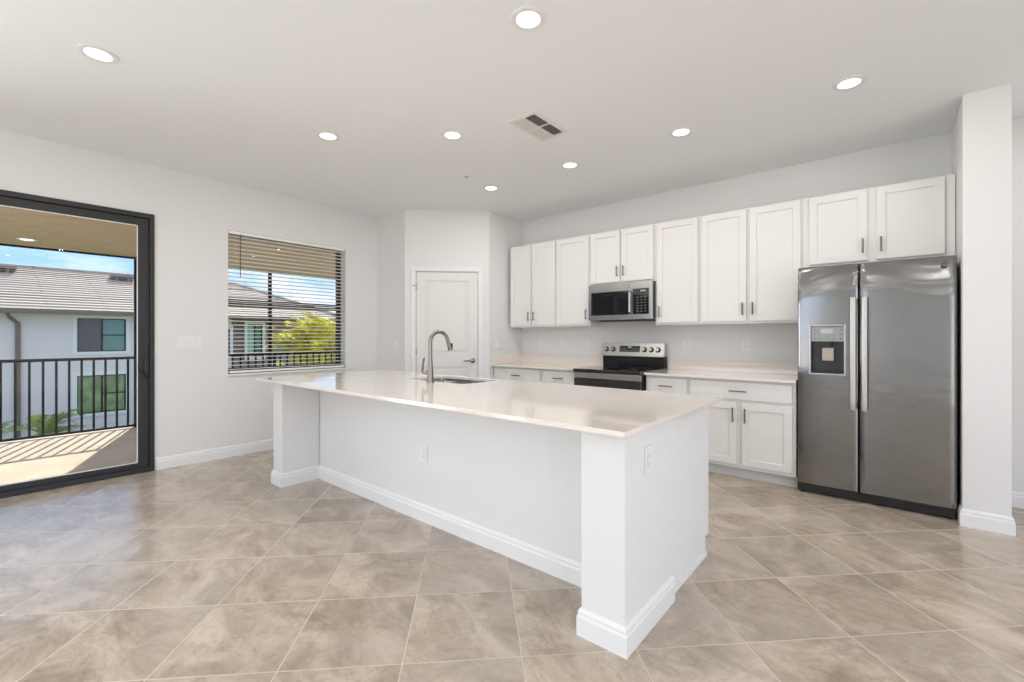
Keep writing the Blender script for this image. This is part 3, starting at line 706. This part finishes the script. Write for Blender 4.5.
# double-bowl sink
sk = thing('kitchen_sink', 'stainless double-bowl undermount sink set in the island worktop', 'sink', ((SX0 + SX1) / 2, (SY0 + SY1) / 2, 0.70))
MB().box(SX0 - .02, SX1 + .02, SY0 - .02, SY0 - .001, 0.862, 0.874).box(SX0 - .02, SX1 + .02, SY1 + .001, SY1 + .02, 0.862, 0.874).box(SX0 - .02, SX0 - .001, SY0, SY1, 0.862, 0.874).box(SX1 + .001, SX1 + .02, SY0, SY1, 0.862, 0.874).build('sink_flange', M_sink, sk)
xm = -2.76
for x0, x1 in ((SX0 - .004, xm - .012), (xm + .012, SX1 + .004)):
    t = bmesh.new(); rings = []
    for (ins, z, r) in ((0, 0.872, .05), (0.004, 0.70, .055), (0.03, 0.675, .05), (0.10, 0.668, .03)):
        ring = []
        X0, X1, Y0, Y1 = x0 + ins, x1 - ins, SY0 - .003 + ins, SY1 + .003 - ins
        for cx_, cy_, a0 in ((X1 - r, Y1 - r, 0), (X0 + r, Y1 - r, 90), (X0 + r, Y0 + r, 180), (X1 - r, Y0 + r, 270)):
            for k in range(6):
                a_ = math.radians(a0 + 18 * k); ring.append(t.verts.new((cx_ + r * math.cos(a_), cy_ + r * math.sin(a_), z)))
        rings.append(ring)
    for a, c in zip(rings[:-1], rings[1:]):
        for k in range(24): j = (k + 1) % 24; t.faces.new((a[k], a[j], c[j], c[k]))
    t.faces.new(rings[-1])
    m_ = MB(); m_.add(t); bo = m_.build('sink_bowl', M_sink, sk, smooth=True)
    MB().lathe([(0.042, 0.6685), (0.042, 0.672), (0.034, 0.672), (0.030, 0.6695), (0, 0.6695)], ((x0 + x1) / 2, (SY0 + SY1) / 2, 0)).build('sink_drain', M_nickel, bo, smooth=True)
MB().box(xm - .0135, xm + .0135, SY0 - .003, SY1 + .003, 0.74, 0.856, bev=.006).build('bowl_divider', M_sink, sk)

# faucet
fx, fy = -2.735, 2.268
fa = thing('kitchen_faucet', 'brushed nickel gooseneck pull-down faucet standing on the island worktop', 'faucet', (fx, fy, ZW))
MB().lathe([(0, ZW), (0.030, ZW), (0.030, ZW + .006), (0.0255, ZW + .010), (0.0235, ZW + .06), (0.019, ZW + .13), (0.0150, ZW + .19), (0.0135, ZW + .20), (0, ZW + .20)], (fx, fy, 0), 28).build('faucet_body', M_nickel, fa, smooth=True)
R_ = 0.082; zt = 1.302 - .0125 - R_
pts = [(fx, fy, ZW + .195), (fx, fy, zt - .02)]
sdx, sdy = 0.10, 0.995
for k in range(0, 17):
    a_ = PI - k * (PI * 0.92) / 16; d_ = R_ + R_ * math.cos(a_)
    pts.append((fx + sdx * d_, fy + sdy * d_, zt + R_ * math.sin(a_)))
MB().tube(pts, 0.0145, 16).build('gooseneck', M_nickel, fa, smooth=True)
p1 = Vector(pts[-1]); dr = (Vector(pts[-1]) - Vector(pts[-2])).normalized()
sh = MB().cyl(p1 - dr * .002, p1 + dr * .035, .0135, .0155).cyl(p1 + dr * .035, p1 + dr * .085, .0155, .0195).build('spray_head', M_nickel, fa, smooth=True)
MB().cyl(p1 + dr * .0845, p1 + dr * .089, .017, .017).build('spray_face', M_blackm, sh)
pp = p1 + dr * .055 + Vector((.012, .016, 0)); MB().box(pp.x - .005, pp.x + .007, pp.y - .003, pp.y + .004, pp.z - .022, pp.z + .022, bev=.002).build('spray_button', M_blackm, sh)
lv = MB().tube([(fx - .012, fy - .006, 1.0 - .03), (fx - .055, fy - .022, 1.0 - .03)], 0.0145, 14)
lv.tube([(fx - .052, fy - .020, .968), (fx - .068, fy - .026, .985), (fx - .067, fy - .026, 1.02), (fx - .052, fy - .022, 1.085)], [.013, .012, .011, .009], 10)
lv.build('faucet_lever', M_nickel, fa, smooth=True)

# ------------------------------------------------------------------ pantry door (door_2)
d2 = bpy.data.objects.new('door_2', None)
# local frame: x along the diagonal, -y into the room
def diag_build(mb_, name, m, parent=None, kind=None, **k):
    bmesh.ops.transform(mb_.bm, matrix=Matrix.Translation((-4.68, 3.47, 0)) @ Matrix.Rotation(PI / 4, 4, 'Z'), verts=mb_.bm.verts)
    return mb_.build(name, m, parent, kind, **k)
pd = MB(); a0, a1 = 0.1405, 0.9155
pd.box(a0, a1, 0.014, 0.046, 0.008, 2.068)
def frame_panels(b):
    st_ = 0.118; y0, y1 = 0.004, 0.0145
    zsq = [(0.008, 0.245), (0.865, 1.035), (1.958, 2.068)]
    b.box(a0, a0 + st_, y0, y1, 0.008, 2.068, bev=.002); b.box(a1 - st_, a1, y0, y1, 0.008, 2.068, bev=.002)
    for z0, z1 in zsq: b.box(a0 + st_ - .001, a1 - st_ + .001, y0, y1, z0, z1, bev=.002)
    for z0, z1 in ((0.245, 0.865), (1.035, 1.958)):
        b.box(a0 + st_ + .035, a1 - st_ - .035, 0.006, 0.0145, z0 + .035, z1 - .035, bev=.006)
frame_panels(pd)
dpo = diag_build(pd, 'door_2', M_door, kind=st)
lev = MB().lathe([(0, 0), (0.032, 0), (0.032, .006), (0.024, .011), (0.012, .013), (0.012, .048), (0, .048)], (0.852, 0.004, 0.945), 28, '-Y')
lev.tube([(0.852, -.040, .945), (0.80, -.043, .945), (0.735, -.040, .943)], [.011, .009, .007], 12)
diag_build(lev, 'door_handle', M_nickel, dpo, smooth=True, label='brushed nickel lever handle')
for hz in (0.22, 1.07, 1.885):
    hg = MB().tube([(0.1385, -.004, hz - .045), (0.1385, -.004, hz + .045)], 0.0065, 10)
    diag_build(hg, 'hinge', M_nickel, dpo, smooth=True)
hs_ = MB().tube([(0.13, -.004, 1.895), (0.105, -.030, 1.895)], 0.006, 8); diag_build(hs_, 'hinge_stop', M_nickel, dpo)
stp = MB().box(0.918, 0.926, -.001, .02, .90, .99); diag_build(stp, 'strike_plate', M_nickel, dpo)
# casing + jambs
cs = MB()
cs.box(0.078, 0.1355, -.016, -.001, 0, 2.0785, bev=.003); cs.box(0.9205, 0.978, -.016, -.001, 0, 2.0785, bev=.003)
cs.box(0.078, 0.978, -.016, -.001, 2.079, 2.136, bev=.003)
cs.box(0.116, 0.1365, .000, .11, 0, 2.084); cs.box(0.9195, 0.940, .000, .11, 0, 2.084); cs.box(0.1365, 0.9195, .000, .11, 2.072, 2.084)
diag_build(cs, 'trim_2', M_trim, kind=st)

# ------------------------------------------------------------------ outlets and switches
def plate_parts(t, w_, kind_):
    """local coords: plate in XZ, front to -Y"""
    h_ = 0.118
    MB().box(-w_ / 2, w_ / 2, -0.006, 0, -h_ / 2, h_ / 2, bev=.0025).build('cover_plate', M_plate, t, local=True)
    n = max(1, round((w_ - .024) / .046))
    for i in range(n):
        cx_ = (i - (n - 1) / 2) * 0.046
        if kind_ == 'outlet':
            rc = MB().box(cx_ - .017, cx_ + .017, -.0085, -.0055, -.034, .034, bev=.002).build('receptacle', M_plate, t, local=True)
            q_ = MB()
            for zc in (-.017, .017):
                for dx in (-.006, .006): q_.box(cx_ + dx - .0012, cx_ + dx + .0012, -.0090, -.0084, zc - .004, zc + .005)
                q_.cyl((cx_, -.0090, zc - .010), (cx_, -.0084, zc - .010), .0022, seg=10)
            q_.build('slots', M_socket, t, local=True)
        else:
            MB().box(cx_ - .016, cx_ + .016, -.0095, -.0055, -.033, .033, bev=.003).build('rocker', M_plate, t, local=True)
def outlet(x, y, z, rz, label, w_=0.072, kind_='outlet', name='power_outlet', grp=None):
    t = thing(name, label, 'outlet' if kind_ == 'outlet' else 'light switch', (x, y, z), rz, grp)
    plate_parts(t, w_, kind_)
g_ = 'white outlets on the back wall'
outlet(-3.625, YB - .0005, 1.17, 0, 'white switch plate on the back wall nearest the pantry corner', kind_='switch', name='wall_switch', grp=g_)
outlet(-3.270, YB - .0005, 1.165, 0, 'white outlet on the back wall, under the left cabinets, second from corner', grp=g_)
outlet(-2.900, YB - .0005, 1.165, 0, 'white outlet on the back wall closest to the left side of the range', grp=g_)
outlet(-1.670, YB - .0005, 1.168, 0, 'white outlet on the back wall just right of the range', w_=.085, grp=g_)
outlet(-1.100, YB - .0005, 1.168, 0, 'white outlet on the back wall nearest the refrigerator', w_=.085, grp=g_)
outlet(-3.9295, 4.36, 1.165, PI / 2, 'white switch plate on the pantry side wall above the worktop corner', kind_='switch', name='wall_switch')
outlet(-4.845, 3.4695, 1.13, 0, 'white switch plate on the short wall left of the pantry door', w_=.118, kind_='switch', name='wall_switch')
outlet(XL + .0005, 1.345, 1.195, PI / 2, 'wide white four-gang switch plate between sliding door and window', w_=.21, kind_='switch', name='wall_switch')
outlet(-2.42, 1.9545, .458, 0, 'white outlet low on the long front panel of the island')
outlet(-0.7970, 1.850, .725, PI / 2, 'white outlet on the near end post of the island')

# ------------------------------------------------------------------ ceiling fixtures
def downlight(x, y, label, ext=False, z=ZC):
    t = thing('recessed_light', label, 'ceiling light', (x, y, z), 0, None if ext else 'round recessed ceiling lights')
    MB().lathe([(0.090, 0), (0.090, -.003), (0.084, -.006), (0.066, -.007), (0.060, -.004), (0.060, 0)], (0, 0, 0), 40).build('trim_ring', M_plate, t, smooth=True, local=True)
    MB().lathe([(0, -.0035), (0.0598, -.0035), (0.0598, -.0005), (0, -.0005)], (0, 0, 0), 40).build('diffuser', M_extl if ext else M_lens, t, local=True)
    return t
for x, y, lab in ((-3.435, 0.444, 'round recessed light in the ceiling above the sliding door side, far left of all'),
                  (-1.399, 1.789, 'round recessed light nearest the camera, at the top middle of the photo'),
                  (-0.203, 3.543, 'round recessed light in front of the cabinet above the refrigerator'),
                  (-3.435, 1.805, 'round recessed light nearest the blind-covered window'),
                  (-2.663, 2.432, 'round recessed light left of the air vent, above the island'),
                  (-1.257, 3.546, 'round recessed light in front of the tall cabinets, between microwave and refrigerator'),
                  (-2.290, 3.562, 'round recessed light beyond the air vent, in front of the microwave'),
                  (-3.295, 3.566, 'round recessed light nearest the pantry corner and its door')):
    downlight(x, y, lab)
    la = bpy.data.lights.new('downlight', 'AREA'); la.shape = 'DISK'; la.size = 0.115; la.energy = LAMP_W; la.color = LAMP_COL
    lo = bpy.data.objects.new('downlight', la); C.objects.link(lo); lo.location = (x, y, ZC - .012)
# unseen lamps without fixtures, added beside and behind the camera to light the room
for x, y in ((-3.435, -1.0), (-3.435, -2.8), (-1.2, -2.6), (0.9, -2.6), (2.6, -1.8), (2.6, 0.4), (2.4, 2.6), (1.3, 4.2), (1.0, 1.0), (-0.9, -0.5)):
    la = bpy.data.lights.new('downlight', 'AREA'); la.shape = 'DISK'; la.size = 0.115; la.energy = LAMP_W; la.color = LAMP_COL
    lo = bpy.data.objects.new('downlight', la); C.objects.link(lo); lo.location = (x, y, ZC - .012)

vx, vy = -2.052, 2.757
vt = thing('air_vent', 'rectangular white air supply vent in the ceiling', 'vent', (vx, vy, ZC))
hw, hl = .130, .215
MB().sweep([(-hw, -hl), (-hw, hl), (hw, hl), (hw, -hl)], [(0, 0), (0, -.006), (.030, -.009), (.030, 0)], closed=True).box(-hw + .03, hw - .03, -.007, .007, -.009, 0).box(-.006, .006, -hl + .03, hl - .03, -.010, 0).build('vent_frame', M_vent, vt, local=True)
MB().box(-hw + .025, hw - .025, -hl + .025, hl - .025, -.0012, -.0002).build('vent_backing', M_ventd, vt, local=True)
lou = MB()
for sx in (-1, 1):
    for k in range(5):
        x = sx * (.018 + k * .0185)
        for y0, y1 in ((-hl + .03, -.008), (.008, hl - .03)):
            t = bmesh.new()
            q = [(x + sx * .006, -.010), (x + sx * .005, -.010), (x - sx * .007, -.002), (x - sx * .006, -.002)]
            a = [t.verts.new((px_, y0, pz_)) for px_, pz_ in q]; c = [t.verts.new((px_, y1, pz_)) for px_, pz_ in q]
            t.faces.new(a); t.faces.new(c[::-1])
            for i in range(4): j = (i + 1) % 4; t.faces.new((a[i], a[j], c[j], c[i]))
            lou.add(t)
lou.build('louvres', M_vent, vt, local=True)
sd = thing('fire_sprinkler', 'small round white fire sprinkler cap in the ceiling', 'sprinkler', (-3.249, 3.149, ZC))
MB().lathe([(0.040, 0), (0.040, -.003), (0.030, -.005), (0.022, -.004), (0.022, 0)], (0, 0, 0), 28).build('escutcheon', M_plate, sd, smooth=True, local=True)
MB().lathe([(0, -.012), (0.016, -.011), (0.018, -.006), (0.018, 0)], (0, 0, 0), 20).build('sprinkler_cap', M_lgrey, sd, smooth=True, local=True)

# ------------------------------------------------------------------ balcony
XRAIL, ZD = -8.42, -0.07
MB().box(-8.62, XL - .201, -4.5, 8.0, -0.30, ZD).box(XL - .2005, XL - .1301, DY0, DY1, -0.30, -0.006).build('balcony_deck', M_deck, kind=st)
MB().box(-8.62, XL - .201, -4.5, 8.0, 2.42, 2.62).build('balcony_ceiling', M_stucco, kind=st)
MB().box(-8.60, -8.53, -4.5, 8.0, 2.400, 2.4195).build('trim_3', M_rail, kind=st)
MB().box(-8.58, -8.24, 1.545, 1.905, ZD, 2.4195, bev=.01).build('wall_balcony_column', M_ntrim, kind=st)
def railing(y0, y1, label):
    t = thing('balcony_railing', label, 'railing', (XRAIL, (y0 + y1) / 2, ZD), 0, 'balcony railing sections')
    MB().box(XRAIL - .024, XRAIL + .024, y0, y1, 0.925, 0.965, bev=.004).build('top_rail', M_rail, t)
    MB().box(XRAIL - .018, XRAIL + .018, y0, y1, ZD + .018, ZD + .050, bev=.003).build('bottom_rail', M_rail, t)
    for y in (y0 + .02, y1 - .02): MB().box(XRAIL - .022, XRAIL + .022, y - .018, y + .018, ZD, 0.925).build('post', M_rail, t)
    n = round((y1 - y0) / .1215); m0 = None
    for i in range(1, n):
        y = y0 + (y1 - y0) * i / n
        if m0 is None: m0 = MB().box(XRAIL - .012, XRAIL + .012, y - .012, y + .012, ZD + .050, 0.925).build('baluster', M_rail, t); yy0 = y
        else: c_ = m0.copy(); C.objects.link(c_); c_.location.y += y - yy0
railing(-2.6, 1.53, 'dark metal balcony railing seen through the sliding glass door')
railing(1.92, 3.355, 'dark metal balcony railing seen through the left part of the window blind')
railing(3.405, 7.9, 'dark metal balcony railing seen through the right part of the window blind')
for y, lab in ((3.38, 'slim dark screen post standing behind the window blind'), (1.515, 'slim dark screen post at the right edge of the sliding glass view')):
    o = MB().box(XRAIL - .03 - .08, XRAIL + .03 - .08, y - .023, y + .023, ZD, 2.384, bev=.003).build('screen_post', M_rail); tag(o, lab, 'post', 'balcony screen posts')
downlight(-7.95, 0.392, 'round light in the tan balcony ceiling outside the sliding door', True, 2.4195)

# ------------------------------------------------------------------ outside: ground, neighbouring house, plants
ZG = -2.7
MB().box(-60, -8.7, -30, 45, ZG - .2, ZG).build('ground', M_grass, kind=st)
nb = thing('neighbour_house', 'pale grey two-storey house with tan tiled roof across the yard', 'house', (-27, 3, ZG))
NX = -21.5; NY1 = 11.6
b = MB()
wins = [(2.24, 3.54, .725, 1.895), (2.24, 3.54, -1.44, -.11)]
# front wall assembled around its window openings
def nface(b, y0, y1, z0, z1): b.box(NX - .3, NX, y0, y1, z0, z1)
nface(b, -14, 2.24, ZG, 2.02); nface(b, 3.54, 7.0, ZG, 2.02)
nface(b, 2.24, 3.54, ZG, -1.44); nface(b, 2.24, 3.54, -.11, .725); nface(b, 2.24, 3.54, 1.895, 2.02)
b.box(-32.5, NX - .3, -14, 7.0, ZG, 2.0)
b.build('house_wall', M_nwall, nb)
MB().box(-32.5, NX - .25, 7.0, NY1 - .3, ZG, 2.0).build('house_wall', M_ntaupe, nb, label='taupe wall section at the right end')
def house_window(y0, y1, z0, z1, m, m2, x=NX):
    f = MB(); c_ = .11
    f.box(x - .02, x + .03, y0 - c_, y0, z0 - c_, z1 + c_ ); f.box(x - .02, x + .03, y1, y1 + c_, z0 - c_, z1 + c_)
    f.box(x - .02, x + .03, y0, y1, z1, z1 + c_); f.box(x - .02, x + .035, y0 - .0, y1, z0 - c_, z0)
    fo = f.build('window_surround', M_ntrim, nb)
    g = MB(); ym = (y0 + y1) / 2; s_ = .035; xf0, xf1 = x - .10, x - .03
    g.box(xf0, xf1, y0, y0 + s_, z0, z1); g.box(xf0, xf1, y1 - s_, y1, z0, z1); g.box(xf0, xf1, ym - s_ * .7, ym + s_ * .7, z0, z1)
    g.box(xf0, xf1, y0, y1, z1 - s_, z1); g.box(xf0, xf1, y0, y1, z0, z0 + s_); g.box(xf0 + .01, xf1 - .01, ym, y1, (z0 + z1) / 2 - .02, (z0 + z1) / 2 + .02)
    g.build('window_sash', M_rail, fo)
    MB().box(x - .085, x - .075, y0 + s_, ym - s_ * .7, z0 + s_, z1 - s_).build('pane', m, fo)
    MB().box(x - .085, x - .075, ym + s_ * .7, y1 - s_, z0 + s_, z1 - s_).build('pane', m2, fo)
house_window(2.24, 3.54, .725, 1.895, M_dglass, M_teal)
house_window(2.24, 3.54, -1.44, -.11, M_greenrefl, M_greenrefl)
house_window(6.2, 6.9, .45, 1.60, M_teal, M_teal, NX + .12)
house_window(7.62, 8.24, .35, 1.80, M_curt, M_teal, NX + .0)
# roof with hipped end; tile courses as real steps
rf = MB(); ex = NX + .45; rx = -26.9; zr = 4.05; ze = 2.12; yh = 8.9
bx_ = 2 * rx - ex
n = 18
for i in range(n):
    k0, k1 = i / n, (i + 1) / n
    def P_(k): return ex + (rx - ex) * k, ze + (zr - ze) * k, (NY1 + .45) + (yh - NY1 - .45) * k
    xa_, za_, ya_ = P_(k0); xb_, zb_, yb_ = P_(k1)
    lift = 0.045
    rf.quad((xa_, -15, za_ + lift), (xa_, ya_, za_ + lift), (xb_, yb_, zb_ + .005), (xb_, -15, zb_ + .005))
    rf.quad((xa_, -15, za_), (xa_, ya_, za_), (xa_, ya_, za_ + lift), (xa_, -15, za_ + lift))
    xc_, xd_ = 2 * rx - xa_, 2 * rx - xb_
    rf.quad((xa_, ya_, za_ + lift), (xc_, ya_, za_ + lift), (xd_, yb_, zb_ + .005), (xb_, yb_, zb_ + .005))
    rf.quad((xc_, -15, za_ + lift), (xc_, ya_, za_ + lift), (xd_, yb_, zb_ + .005), (xd_, -15, zb_ + .005))
rf.quad((ex, -15, ze), (bx_, -15, ze), (bx_, NY1 + .45, ze), (ex, NY1 + .45, ze))
rf.quad((ex, -15, ze), (bx_, -15, ze), (rx, -15, zr + .005))
rf.build('roof', M_roof, nb)
rc = MB().tube([(rx, -15, zr + .02), (rx, yh, zr + .02), (ex, NY1 + .45, ze + .06)], .09, 8); rc.build('ridge_caps', M_roof, nb)
MB().box(ex - .02, ex + .13, -15, NY1 + .5, 1.99, 2.15, bev=.02).build('gutter', M_gutter, nb)
MB().box(NX, NX + .09, .80, .92, ZG, 1.72).tube([(ex + .03, .62, 2.0), (NX + .2, .66, 1.9), (NX + .06, .86, 1.68)], .05, 8).build('downspout', M_gutter, nb)
for y0, y1 in ((3.75, 4.55), (-.35, 1.0)):
    rvx = -25.9; zz = ze + (zr - ze) * (ex - rvx) / (ex - rx)
    MB().box(rvx - .28, rvx + .28, y0, y1, zz + .12, zz + .20).box(rvx + .1, rvx + .2, y0 + .12, y0 + .22, zz - .12, zz + .12).box(rvx + .1, rvx + .2, y1 - .28, y1 - .18, zz - .12, zz + .12).build('roof_vent', M_alu, nb)

def palm(loc, nfr, length, up, m, label, name, cat, stems=6, group=None, spread=.5, seed=1, leaf=.035):
    rnd = random.Random(seed)
    t = thing(name, label, cat, loc, 0, group)
    f = MB(); s_ = MB(); bm = f.bm
    for i in range(nfr):
        az = rnd.uniform(0, 2 * PI); el0 = math.radians(rnd.uniform(28, 86)); ln = length * rnd.uniform(.75, 1.1)
        base = Vector((rnd.uniform(-spread, spread), rnd.uniform(-spread, spread), up * rnd.uniform(.35, 1.0)))
        p = base.copy(); pts = [p.copy()]; n_ = 12; bend = rnd.uniform(.9, 1.6)
        for k in range(n_):
            el = el0 - bend * (k / n_) ** 1.5
            p = p + Vector((math.cos(az) * math.cos(el), math.sin(az) * math.cos(el), math.sin(el))) * ln / n_
            pts.append(p.copy())
        s_.tube(pts, [.016 * (1 - .8 * k / n_) for k in range(n_ + 1)], 5, False)
        for k in range(2, n_):
            for h in (0, .5):
                q = pts[k].lerp(pts[k + 1], h) if k + 1 <= n_ else pts[k]
                d = (pts[k + 1] - pts[k]).normalized(); side = d.cross(Vector((0, 0, 1)))
                if side.length < .1: side = Vector((1, 0, 0))
                side.normalize()
                ll = ln * .26 * math.sin(PI * (k + h - 1) / n_) + .05
                for sg in (-1, 1):
                    tip = q + (side * sg * .75 + d * .55 + Vector((0, 0, rnd.uniform(-.25, .25)))).normalized() * ll
                    mid = q.lerp(tip, .45); wv = d * leaf
                    a = bm.verts.new(q); b_ = bm.verts.new(mid + wv); c_ = bm.verts.new(tip); e_ = bm.verts.new(mid - wv)
                    bm.faces.new((a, b_, c_, e_))
    f.build('fronds', m, t, local=True)
    for k in range(stems):
        a_ = 2 * PI * k / stems; x, y = spread * .5 * math.cos(a_), spread * .5 * math.sin(a_)
        s_.tube([(x * .6, y * .6, 0), (x, y, up * rnd.uniform(.6, 1.0))], [.05, .035], 8)
    s_.build('stems', M_stem, t, local=True)
    return t
palm((-17.0, 8.75, ZG), 190, 1.5, 3.75, M_leafy, 'tall bushy clump of bright yellow-green palm fronds behind the window blind', 'palm_clump', 'palm', stems=10, spread=0.95, seed=3, leaf=.05)
gp = 'low plants along the neighbouring house'
for i, (x, y, s_, m, lab, nm) in enumerate(((-18.6, -.05, 1.25, M_leafy2, 'young yellow-green palm on the ground at the far left of the sliding door view', 'young_palm'),
                                   (-19.6, 1.35, 1.35, M_leafy2, 'young arching palm near the downspout of the neighbouring house', 'young_palm'),
                                   (-20.6, 2.65, .75, M_leafd, 'dark green shrub under the lower house window', 'low_shrub'),
                                   (-20.6, 3.85, .75, M_leafd, 'dark green shrub right of the lower house window', 'low_shrub'))):
    palm((x, y, ZG), 18 if s_ > 1 else 60, s_ * (.80 if s_ > 1 else .5), s_ * .8, m, lab, nm, 'palm' if 'palm' in nm else 'shrub', stems=3, group=gp, spread=.08 if s_ > 1 else .25, seed=20 + i, leaf=.03)
